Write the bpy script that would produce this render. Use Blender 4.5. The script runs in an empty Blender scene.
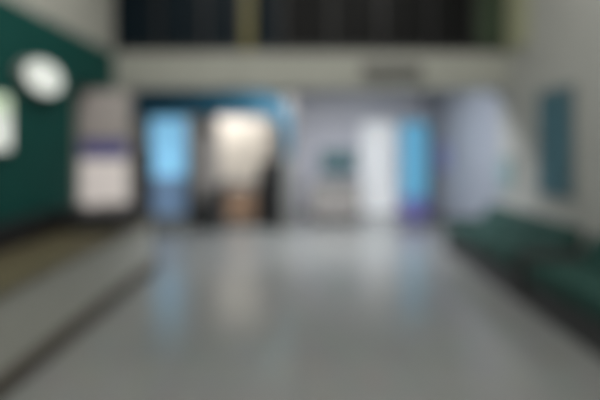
import bpy, bmesh, math, random
from mathutils import Vector
random.seed(4)
S = bpy.context.scene
C = S.collection

# ---------------------------------------------------------------- camera, world, exposure
cam_d = bpy.data.cameras.new('camera'); cam = bpy.data.objects.new('camera', cam_d); C.objects.link(cam)
cam.location = (0, 0, 1.5); cam.rotation_euler = (math.radians(90), 0, 0)
cam_d.sensor_width = 36; cam_d.lens = 27; cam_d.shift_y = -52/600
cam_d.clip_start = 0.05
# the photograph is taken far out of focus: the lens is focused just in front of itself
cam_d.dof.use_dof = True
cam_d.dof.focus_distance = 0.35; cam_d.dof.aperture_fstop = 1.2
S.camera = cam
w = bpy.data.worlds.new('world'); S.world = w; w.use_nodes = True
w.node_tree.nodes['Background'].inputs[0].default_value = (.55, .62, .66, 1)
w.node_tree.nodes['Background'].inputs[1].default_value = .05
S.view_settings.view_transform = 'Standard'; S.view_settings.look = 'None'
S.view_settings.gamma = 1; S.view_settings.use_curve_mapping = False
S.view_settings.exposure = 0

# ---------------------------------------------------------------- materials
def lin(c): return tuple(((v/255)/12.92 if v/255 <= .04045 else ((v/255+.055)/1.055)**2.4) for v in c)
def mat(name, rgb, rough=.6, metal=0, noise=0, nscale=8, emit=0, spec=.5, coat=0):
    m = bpy.data.materials.new(name); m.use_nodes = True
    nt = m.node_tree; b = nt.nodes['Principled BSDF']
    col = (*lin(rgb), 1)
    b.inputs['Base Color'].default_value = col
    b.inputs['Roughness'].default_value = rough; b.inputs['Metallic'].default_value = metal
    b.inputs['Specular IOR Level'].default_value = spec
    b.inputs['Coat Weight'].default_value = coat
    if noise:
        tc = nt.nodes.new('ShaderNodeTexCoord'); n = nt.nodes.new('ShaderNodeTexNoise')
        n.inputs['Scale'].default_value = nscale; n.inputs['Detail'].default_value = 5
        r = nt.nodes.new('ShaderNodeValToRGB')
        r.color_ramp.elements[0].position = .3; r.color_ramp.elements[1].position = .7
        r.color_ramp.elements[0].color = (*[v*(1-noise) for v in col[:3]], 1)
        r.color_ramp.elements[1].color = (*[min(1, v*(1+noise)) for v in col[:3]], 1)
        nt.links.new(tc.outputs['Object'], n.inputs['Vector'])
        nt.links.new(n.outputs['Fac'], r.inputs['Fac']); nt.links.new(r.outputs['Color'], b.inputs['Base Color'])
    if emit:
        b.inputs['Emission Color'].default_value = col; b.inputs['Emission Strength'].default_value = emit
    return m
def tile_mat():
    m = mat('polished floor tile', (128, 129, 124), .2, spec=.7)
    nt = m.node_tree; b = nt.nodes['Principled BSDF']
    tc = nt.nodes.new('ShaderNodeTexCoord'); br = nt.nodes.new('ShaderNodeTexBrick')
    br.offset = 0; br.inputs['Scale'].default_value = 1
    br.inputs['Brick Width'].default_value = .8; br.inputs['Row Height'].default_value = .8
    br.inputs['Mortar Size'].default_value = .004
    br.inputs['Color1'].default_value = (*lin((128, 130, 128)), 1)
    br.inputs['Color2'].default_value = (*lin((124, 127, 126)), 1)
    br.inputs['Mortar'].default_value = (*lin((108, 109, 106)), 1)
    n = nt.nodes.new('ShaderNodeTexNoise'); n.inputs['Scale'].default_value = 5; n.inputs['Detail'].default_value = 6
    mx = nt.nodes.new('ShaderNodeMixRGB'); mx.blend_type = 'MULTIPLY'; mx.inputs[0].default_value = .18
    nt.links.new(tc.outputs['Object'], br.inputs['Vector']); nt.links.new(tc.outputs['Object'], n.inputs['Vector'])
    nt.links.new(br.outputs['Color'], mx.inputs[1]); nt.links.new(n.outputs['Color'], mx.inputs[2])
    nt.links.new(mx.outputs[0], b.inputs['Base Color'])
    return m
M = dict(
    floor=tile_mat(),
    wall=mat('warm grey wall paint', (172, 172, 164), .7, noise=.04, nscale=3),
    wallr=mat('pale grey wall paint', (166, 167, 163), .6, noise=.04, nscale=3),
    white=mat('white wall paint', (216, 217, 226), .6, noise=.03, nscale=3),
    fascia=mat('stone grey fascia', (162, 163, 155), .6, noise=.05, nscale=3),
    ceil=mat('ceiling paint', (200, 200, 200), .8),
    green=mat('dark green wall panel', (10, 72, 66), .75, spec=.25, noise=.08, nscale=4),
    dglass=mat('dark tinted glazing', (5, 22, 31), .5, noise=.1, nscale=2, spec=.12),
    cglass=mat('charcoal glazing', (17, 18, 18), .5, noise=.1, nscale=2, spec=.12),
    gglass=mat('mossy green panel', (48, 64, 44), .6),
    ochre=mat('ochre upright', (104, 98, 46), .5),
    black=mat('black plastic', (26, 26, 28), .45, noise=.1),
    char=mat('charcoal laminate', (52, 53, 54), .5, noise=.08),
    teal=mat('teal lacquer', (28, 84, 106), .35),
    olive=mat('olive brown worktop', (92, 86, 66), .4, noise=.12, nscale=9),
    counter=mat('pale stone counter front', (164, 165, 158), .4, noise=.05, nscale=6),
    skirt=mat('dark skirting', (62, 56, 48), .5),
    fabric=mat('dark green upholstery', (10, 56, 49), .75, noise=.15, nscale=30),
    steel=mat('brushed steel', (150, 152, 154), .35, metal=1),
    brown=mat('tan wood', (158, 128, 104), .5, noise=.15, nscale=10),
    greyd=mat('mid grey laminate', (148, 144, 140), .5, noise=.05),
    cream=mat('cream wall', (188, 180, 178), .6),
    poster=mat('teal poster print', (64, 104, 116), .5, noise=.15, nscale=3),
    bluew=mat('blue banner print', (104, 178, 212), .5, noise=.06),
    purple=mat('violet print', (112, 110, 172), .5),
    olivep=mat('olive grey paint', (164, 166, 138), .6),
    bluegrey=mat('cool blue grey wall paint', (138, 144, 154), .65, noise=.03, nscale=3),
    signgrey=mat('dark grey sign face', (92, 92, 90), .5),
    paleteal=mat('pale teal notice', (128, 152, 154), .5),
    frame=mat('grey frame', (120, 122, 120), .4),
    L_white=mat('white lit panel', (226, 230, 224), .4, emit=.55),
    L_cream=mat('warm lit panel', (208, 200, 190), .4, emit=.22),
    L_pink=mat('soft white lit poster', (208, 200, 196), .4, emit=.5),
    L_slate=mat('slate blue lit panel', (112, 138, 168), .4, emit=.45),
    L_blue=mat('blue lit panel', (132, 192, 228), .4, emit=.85),
    L_door=mat('lit frosted glass', (205, 208, 210), .3, emit=.62),
    L_green=mat('pale green lit panel', (190, 206, 180), .4, emit=.6),
    L_lamp=mat('lamp diffuser', (255, 252, 244), .4, emit=3.0),
)

# ---------------------------------------------------------------- helpers
def bm_box(bm, x0, x1, y0, y1, z0, z1, bev=0):
    b = bmesh.new()
    bmesh.ops.create_cube(b, size=1)
    for v in b.verts:
        v.co = ((x0+x1)/2 + v.co.x*(x1-x0), (y0+y1)/2 + v.co.y*(y1-y0), (z0+z1)/2 + v.co.z*(z1-z0))
    if bev: bmesh.ops.bevel(b, geom=list(b.edges), offset=bev, segments=3, affect='EDGES', profile=.5)
    me = bpy.data.meshes.new('t'); b.to_mesh(me); b.free(); bm.from_mesh(me); bpy.data.meshes.remove(me)
    return bm
def bm_prism(bm, pts, axis, a, b):
    """pts: closed 2-D outline; axis 'y' -> pts are (x,z); 'x' -> (y,z)"""
    f = (lambda p, t: (p[0], t, p[1])) if axis == 'y' else (lambda p, t: (t, p[0], p[1]))
    A = [bm.verts.new(f(p, a)) for p in pts]; B = [bm.verts.new(f(p, b)) for p in pts]
    n = len(pts); bm.faces.new(A); bm.faces.new(B[::-1])
    for i in range(n): bm.faces.new((A[i], B[i], B[(i+1) % n], A[(i+1) % n]))
    bmesh.ops.recalc_face_normals(bm, faces=bm.faces)
    return bm
def bm_cyl(bm, c, r, h, r2=None, seg=24):
    ret = bmesh.ops.create_cone(bm, cap_ends=True, segments=seg, radius1=r, radius2=r if r2 is None else r2, depth=h)
    for v in ret['verts']: v.co += Vector((c[0], c[1], c[2]+h/2))
    return bm
def obj(name, bm, m, parent=None, smooth=False):
    me = bpy.data.meshes.new(name); bm.to_mesh(me); bm.free(); me.materials.append(M[m] if isinstance(m, str) else m)
    if smooth:
        for p in me.polygons: p.use_smooth = True
    o = bpy.data.objects.new(name, me); C.objects.link(o)
    if parent is not None: o.parent = parent
    return o
def box(name, m, x0, x1, y0, y1, z0, z1, parent=None, bev=0):
    return obj(name, bm_box(bmesh.new(), x0, x1, y0, y1, z0, z1, bev), m, parent)
def tag(o, label, cat, group=None):
    o['label'] = label; o['category'] = cat
    if group: o['group'] = group
    return o
def thing(name, label, cat, loc, rotz=0, group=None):
    o = bpy.data.objects.new(name, None); C.objects.link(o); o.empty_display_size = .1
    o.location = loc; o.rotation_euler = (0, 0, rotz)
    return tag(o, label, cat, group)
def struct(name, m, *b):
    o = box(name, m, *b); o['kind'] = 'structure'; return o
def dup(root, loc, label=None, group=None, rotz=None):
    r = root.copy(); C.objects.link(r); r.location = loc
    if rotz is not None: r.rotation_euler = (0, 0, rotz)
    if label: r['label'] = label
    if group: r['group'] = group
    for ch in list(root.children):
        c = ch.copy(); C.objects.link(c); c.parent = r
        for g in ch.children:
            d = g.copy(); C.objects.link(d); d.parent = c
    return r

# ---------------------------------------------------------------- setting
LX, RX, BY, HY = -2.6, 2.9, 6.3, 10.5      # side walls, beam, far wall
struct('floor', 'floor', -4.6, RX+.2, -4, 13, -.1, 0)
struct('ceiling', 'ceil', LX-.2, RX+.2, -4, BY, 5.2, 5.3)
struct('wall_back', 'wall', LX-.2, RX+.2, -4.2, -4, 0, 5.3)
struct('wall_right', 'wallr', RX, RX+.2, -4, BY+.2, 0, 5.3)
struct('wall_corridor_right', 'bluegrey', RX, RX+.2, BY+.2, HY, 0, 3)
struct('wall_left', 'green', LX-.2, LX, -4, 5.2, 0, 2.82)
struct('wall_upper_left', 'wall', LX-.2, LX, -4, BY, 2.82, 5.3)
struct('wall_recess_left', 'wall', -4.6, -4.5, 5.2, HY, 0, 2.9)
struct('wall_recess_front', 'wall', -4.5, LX-.2, 5.1, 5.2, 0, 2.82)
struct('ceiling_recess', 'ceil', -4.5, LX-.2, 5.2, BY+.4, 2.55, 2.66)
struct('trim_3', 'green', LX-.2, LX, 5.2, BY, 2.28, 2.82)                  # green lintel over the recess
struct('trim_1', 'fascia', LX-.2, RX, BY, BY+.35, 2.34, 2.84)             # fascia beam
struct('ceiling_corridor', 'ceil', -4.5, RX, BY+.4, HY, 2.88, 2.98)
struct('wall_far', 'white', -.1, RX, HY, HY+.2, 0, 2.9)
struct('wall_far_shop', 'greyd', -4.5, -.1, HY, HY+.2, 0, 2.9)
struct('baseboard_right', 'skirt', RX-.015, RX, -4, HY, 0, .1)

struct('trim_4', 'olivep', RX-.04, RX, 5.7, BY-.03, 2.84, 5.2)
# dark glazing over the fascia beam
win = bpy.data.objects.new('window_1', None); C.objects.link(win); win['kind'] = 'structure'
xs = [LX-.1, -2.0, -1.35, -.82, -.25, .45, 1.15, 1.85, 2.45, RX]
for i in range(9):
    box('pane', 'dglass' if i < 4 else 'gglass' if i == 8 else 'cglass', xs[i], xs[i+1], BY+.1, BY+.13, 2.84, 5.2, win)
for i, x in enumerate(xs):
    box('mullion', 'gglass' if i == 9 else 'black', x-.025, x+.025, BY+.03, BY+.14, 2.84, 5.2, win)
box('rail', 'black', LX-.1, RX, BY+.03, BY+.14, 2.84, 2.92, win)
tag(box('painted_upright', 'ochre', -.8, -.66, BY-.02, BY+.03, 2.845, 5.0), 'ochre upright strip in front of dark glazing above the grey beam', 'upright')

# ---------------------------------------------------------------- ceiling lamps, all out of view, added as light sources
def added_panel_lamp(x, y, z, label, group, sx=.6, sy=1.2, power=72, col=(1, .98, .93)):
    t = thing('added_ceiling_light', label, 'ceiling light', (x, y, z), 0, group)
    bm = bmesh.new()
    for a in ((-sx/2, sx/2, -sy/2, -sy/2+.03), (-sx/2, sx/2, sy/2-.03, sy/2), (-sx/2, -sx/2+.03, -sy/2+.03, sy/2-.03), (sx/2-.03, sx/2, -sy/2+.03, sy/2-.03)):
        bm_box(bm, *a, -.05, 0)
    obj('frame', bm, 'frame', t)
    box('diffuser', 'L_lamp', -sx/2+.03, sx/2-.03, -sy/2+.03, sy/2-.03, -.03, -.005, t)
    l = bpy.data.lights.new('lamp', 'AREA'); l.shape = 'RECTANGLE'; l.size = sx; l.size_y = sy; l.energy = power; l.color = col
    lo = bpy.data.objects.new('lamp', l); C.objects.link(lo); lo.parent = t; lo.location = (0, 0, -.06)
for x in (-1.2, 1.4):  # unseen lamps above the view, added to light the hall
    for y in (-2.4, .6, 3.6):
        added_panel_lamp(x, y, 5.2, {-2.4: 'rearmost', .6: 'middle', 3.6: 'foremost'}[y] + ' unseen white panel light added in the high hall ceiling, ' + ('counter side' if x < 0 else 'bench side'), 'added hall ceiling lights', power=54)
for x, y in ((-.05, 7.05), (1.1, 7.05)):  # hidden behind the beam, added to brighten the far wall
    added_panel_lamp(x, y, 2.88, ('left' if x < 0 else 'right')+'-hand unseen white panel light added in the low ceiling before the far white wall', 'added low ceiling lights', power=72, col=(.92, .94, 1), sx=1.1, sy=.5)
added_panel_lamp(-1.5, 9.0, 2.88, 'unseen white panel light added inside the teal-framed shop', 'added shop ceiling lights', power=45, sy=.8)  # unseen lamp added to brighten the shop interior

# ---------------------------------------------------------------- left counter
t = thing('counter', 'long low pale counter with olive brown top along the green wall', 'counter', (0, 0, 0))
box('counter_body', 'counter', LX+.02, -1.84, -.4, 5.6, .1, .6, t)
box('skirting', 'skirt', LX+.02, -1.78, -.4, 5.65, 0, .1, t)
box('counter_top', 'olive', LX+.02, -1.8, -.42, 5.64, .6, .64, t, .008)
# wall things on the green wall
t = thing('lit_sign', 'bright white oval light box high on the dark green wall', 'sign', (LX, 4.42, 2.19), 0)
bm = bmesh.new()
pts = [(.33*math.cos(a), .17*math.sin(a)) for a in [i*math.tau/40 for i in range(40)]]
bm_prism(bm, pts, 'x', 0.003, .09); obj('sign_case', bm, 'frame', t)
bm = bmesh.new(); bm_prism(bm, [(p[0]*.94, p[1]*.92) for p in pts], 'x', .091, .1); obj('light_panel', bm, 'L_white', t)
t = thing('lit_menu_panel', 'pale green lit panel on the green wall at the left edge of the photo', 'sign', (LX, 3.83, 1.72), 0)
box('frame', 'frame',   .003, .05, -.2, .14, -.25, .25, t)
box('light_panel', 'L_green', .051, .06, -.18, .12, .08, .23, t)
box('lower_light_panel', 'L_white', .051, .06, -.18, .12, -.23, .07, t)
t = thing('wall_ledge', 'black ledge running along the foot of the green wall', 'ledge', (0, 0, 0))
box('ledge_board', 'black', LX+.003, LX+.16, 1.5, 5.15, .66, .86, t, .01)
t = thing('flat_box', 'flat black box on the far end of the pale counter', 'box', (-2.12, 5.0, .64))
box('case', 'black', -.27, .27, -.42, .42, .001, .2, t, .015)
box('front_plate', 'char', -.22, .22, -.43, -.421, .03, .14, t)
# display machine
t = thing('display_cabinet', 'tall white lit display cabinet with black base beside the green wall', 'display cabinet', (-2.47, 5.95, 0))
box('base', 'black', -.33, .33, -.3, .0, 0, .62, t, .01)
box('body', 'greyd', -.31, .31, -.28, -.08, .62, 2.24, t, .01)
box('lower_light_panel', 'L_pink', -.29, .29, -.3, -.281, .7, 1.36, t)
box('violet_band', 'purple', -.29, .29, -.3, -.281, 1.38, 1.6, t)
box('upper_panel', 'cream', -.29, .29, -.3, -.281, 1.62, 2.2, t)

# ---------------------------------------------------------------- teal shop portal
t = thing('shop_portal', 'dark teal rounded shop-front frame with curved corners', 'shop front', (0, 8.0, 0))
def rr(x0, x1, z1, r, n=10):
    p = [(x0, 0)]
    for i in range(n+1):
        a = math.pi - i*math.pi/2/n; p.append((x0+r+r*math.cos(a), z1-r+r*math.sin(a)))
    for i in range(n+1):
        a = math.pi/2 - i*math.pi/2/n; p.append((x1-r+r*math.cos(a), z1-r+r*math.sin(a)))
    p.append((x1, 0)); return p
o_, i_ = rr(-3.3, -.16, 2.5, .6), rr(-3.14, -.29, 2.1, .44)
bm = bmesh.new()
n = len(o_); V = [[bm.verts.new((p[0], y, p[1])) for p in L] for L in (o_, i_) for y in (0, .3)]
for k in range(n-1):
    bm.faces.new((V[0][k], V[0][k+1], V[2][k+1], V[2][k])); bm.faces.new((V[1][k], V[3][k], V[3][k+1], V[1][k+1]))
    bm.faces.new((V[0][k], V[1][k], V[1][k+1], V[0][k+1])); bm.faces.new((V[2][k], V[2][k+1], V[3][k+1], V[3][k]))
for k in (0, n-1): bm.faces.new((V[0][k], V[2][k], V[3][k], V[1][k]))
bmesh.ops.recalc_face_normals(bm, faces=bm.faces)
obj('arch_frame', bm, 'teal', t)
box('leg_cladding', 'frame', -.3, -.15, -.02, -.001, 0, 1.35, t)
box('leg_cladding', 'char', -3.31, -3.13, -.02, -.001, 0, 1.35, t)
struct('wall_shop_side', 'greyd', -.3, -.12, 8.35, HY, 0, 2.88)
struct('trim_2', 'fascia', -4.5, -.1, 8.1, 8.3, 2.52, 2.88)

# blue lit showcase
t = thing('blue_showcase', 'tall bright blue lit showcase inside the teal shop front', 'showcase', (-2.5, 8.75, 0))
box('base', 'frame', -.4, .4, -.25, .25, 0, .2, t, .01)
box('side_frame', 'steel', -.4, -.36, -.25, .25, .2, 2.1, t)
box('side_frame', 'steel', .36, .4, -.25, .25, .2, 2.1, t)
box('light_panel', 'L_blue', -.36, .36, -.1, -.05, .95, 2.08, t)
box('lower_panel', 'L_slate', -.36, .36, -.1, -.05, .2, .95, t)
box('top_cap', 'steel', -.4, .4, -.25, .25, 2.1, 2.14, t)
# dark stands and pillar
t = thing('dark_stand', 'narrow charcoal stand at the left foot of the teal frame', 'stand', (-2.62, 7.5, 0))
box('base', 'black', -.18, .18, -.2, .2, 0, .06, t, .01)
box('stand_body', 'char', -.13, .13, -.14, .14, .06, 1.5, t, .02)
t = thing('pillar_cabinet', 'mid grey pillar between blue showcase and cream window', 'pillar', (-1.78, 8.6, 0))
box('shaft', 'greyd', -.17, .17, -.17, .17, .5, 2.5, t, .01)
box('plinth', 'char', -.2, .2, -.2, .2, 0, .5, t, .01)
# cream lit window
t = thing('lit_wall_display', 'cream lit wall display at the back of the teal-framed shop', 'display', (-1.2, 9.6, 0))
box('backing', 'cream', -.62, .62, 0, .08, .75, 2.15, t)
box('light_panel', 'L_cream', -.5, .5, -.03, -.001, .82, 2.05, t)
t = thing('shop_counter', 'small tan wooden counter below the cream display', 'counter', (-1.15, 8.9, 0))
box('counter_body', 'brown', -.28, .28, -.2, .2, .08, .7, t, .01)
box('plinth', 'char', -.26, .26, -.18, .18, 0, .08, t)
box('counter_top', 'greyd', -.32, .32, -.23, .23, .7, .74, t, .008)
t = thing('dark_cabinet', 'chest-high charcoal cabinet beside the right leg of the teal frame', 'cabinet', (-.56, 8.75, 0))
box('carcass', 'char', -.22, .22, -.22, .22, .06, 1.25, t, .015)
dr = box('door', 'black', -.2, .2, -.24, -.221, .1, 1.2, t, .004)
box('door_handle', 'steel', .12, .14, -.265, -.241, .6, .8, dr)
box('plinth', 'black', -.2, .2, -.2, .2, 0, .06, t)
t = thing('low_dark_cabinet', 'low charcoal cabinet between the grey pillar and tan counter', 'cabinet', (-1.52, 8.3, 0))
box('carcass', 'char', -.12, .12, -.15, .15, .05, .8, t, .01)
box('plinth', 'black', -.11, .11, -.14, .14, 0, .05, t)

# ---------------------------------------------------------------- centre: desk with screen
t = thing('reception_desk', 'pale grey reception desk against the far white wall', 'desk', (.72, 9.4, 0))
box('desk_body', 'greyd', -.5, .5, -.28, .28, .08, .72, t, .01)
box('plinth', 'char', -.47, .47, -.25, .25, 0, .08, t)
box('desk_top', 'counter', -.54, .54, -.32, .32, .72, .76, t, .008)
t = thing('monitor', 'dark teal screen standing on the grey reception desk', 'monitor', (.8, 9.35, .76))
bm = bmesh.new(); bm_cyl(bm, (0, 0, 0), .13, .015); bm_cyl(bm, (0, 0, .015), .025, .25); obj('foot', bm, 'char', t)
box('bezel', 'char', -.38, .38, -.02, .03, .22, .7, t, .008)
box('screen', mat('dim teal screen', (70, 100, 104), .3), -.36, .36, -.024, -.019, .24, .68, t)

# lit door in far wall
d = bpy.data.objects.new('door_1', None); C.objects.link(d); d['kind'] = 'structure'
bm = bmesh.new()
bm_box(bm, 1.36, 1.42, HY-.06, HY, 0, 2.16); bm_box(bm, 2.18, 2.24, HY-.06, HY, 0, 2.16); bm_box(bm, 1.42, 2.18, HY-.06, HY, 2.1, 2.16)
obj('door_frame', bm, 'white', d)
box('door_glass', 'L_door', 1.42, 2.18, HY-.03, HY-.005, .01, 2.1, d)
box('door_handle', 'steel', 2.08, 2.1, HY-.09, HY-.06, .9, 1.2, d)

# ---------------------------------------------------------------- banner and wall notices
t = thing('roll_up_banner', 'bright blue upright banner with violet foot before the far right corner', 'banner', (2.28, 9.0, 0))
box('base', 'steel', -.3, .3, -.12, .12, 0, .08, t, .02)
box('banner_sheet', 'bluew', -.27, .27, -.008, .008, .5, 2.02, t)
box('violet_foot', 'purple', -.27, .27, -.008, .008, .08, .5, t)
bm = bmesh.new(); bm_box(bm, -.28, .28, -.015, .015, 2.02, 2.05); bm_box(bm, -.012, .012, .02, .04, .05, 2.05); obj('pole', bm, 'steel', t)
def wall_poster(y0, y1, z0, z1, m, label, name='wall_poster'):
    t = thing(name, label, 'poster', (RX, (y0+y1)/2, (z0+z1)/2), 0)
    w2, h2 = (y1-y0)/2, (z1-z0)/2
    box('frame', 'frame', -.03, -.002, -w2-.03, w2+.03, -h2-.03, h2+.03, t)
    box('print', m, -.036, -.031, -w2, w2, -h2, h2, t)
wall_poster(4.75, 5.4, .98, 2.15, 'poster', 'tall dark teal framed poster on the right wall above the seats')
wall_poster(8.6, 9.6, 1.05, 1.6, mat('dusty violet print', (120, 130, 176), .5), 'small blue-violet notice on the right wall beside the blue banner', 'wall_notice')
wall_poster(6.1, 6.5, .95, 1.35, 'paleteal', 'small pale teal notice on the right wall over the far seat', 'wall_notice')
t = thing('wall_sign', 'dark grey strip on the face of the pale beam', 'sign', (1.28, BY-.04, 2.5))
box('sign_body', 'signgrey', -.42, .42, -.03, .035, -.02, .17, t, .01)

# ---------------------------------------------------------------- green bench seats
def bench(y0, n, label):
    L = n*.68
    t = thing('bench_seat', label, 'bench', (2.46, y0+L/2, 0), 0, 'green bench seats along the right wall')
    box('plinth', 'char', -.32, .36, -L/2, L/2, 0, .27, t, .01)
    for k in range(n):
        a = -L/2+k*.68
        box('seat_cushion', 'fabric', -.36, .2, a+.005, a+.675, .272, .45, t, .03)
        bm = bmesh.new(); bm_prism(bm, [(.0, .452), (.2, .452), (.24, .7), (.12, .7)], 'y', a+.008, a+.672)
        bmesh.ops.bevel(bm, geom=list(bm.edges), offset=.025, segments=3, affect='EDGES')
        o = obj('back_cushion', bm, 'fabric', t); o.location.x = .13
    box('armrest', 'char', -.34, .36, -L/2-.05, -L/2-.002, 0, .5, t, .02)
    box('armrest', 'char', -.34, .36, L/2+.002, L/2+.05, 0, .5, t, .02)
bench(2.15, 3, 'nearer dark green upholstered bench on charcoal plinth, below the teal poster')
bench(4.45, 3, 'farther dark green upholstered bench, in front of the small pale teal notice')
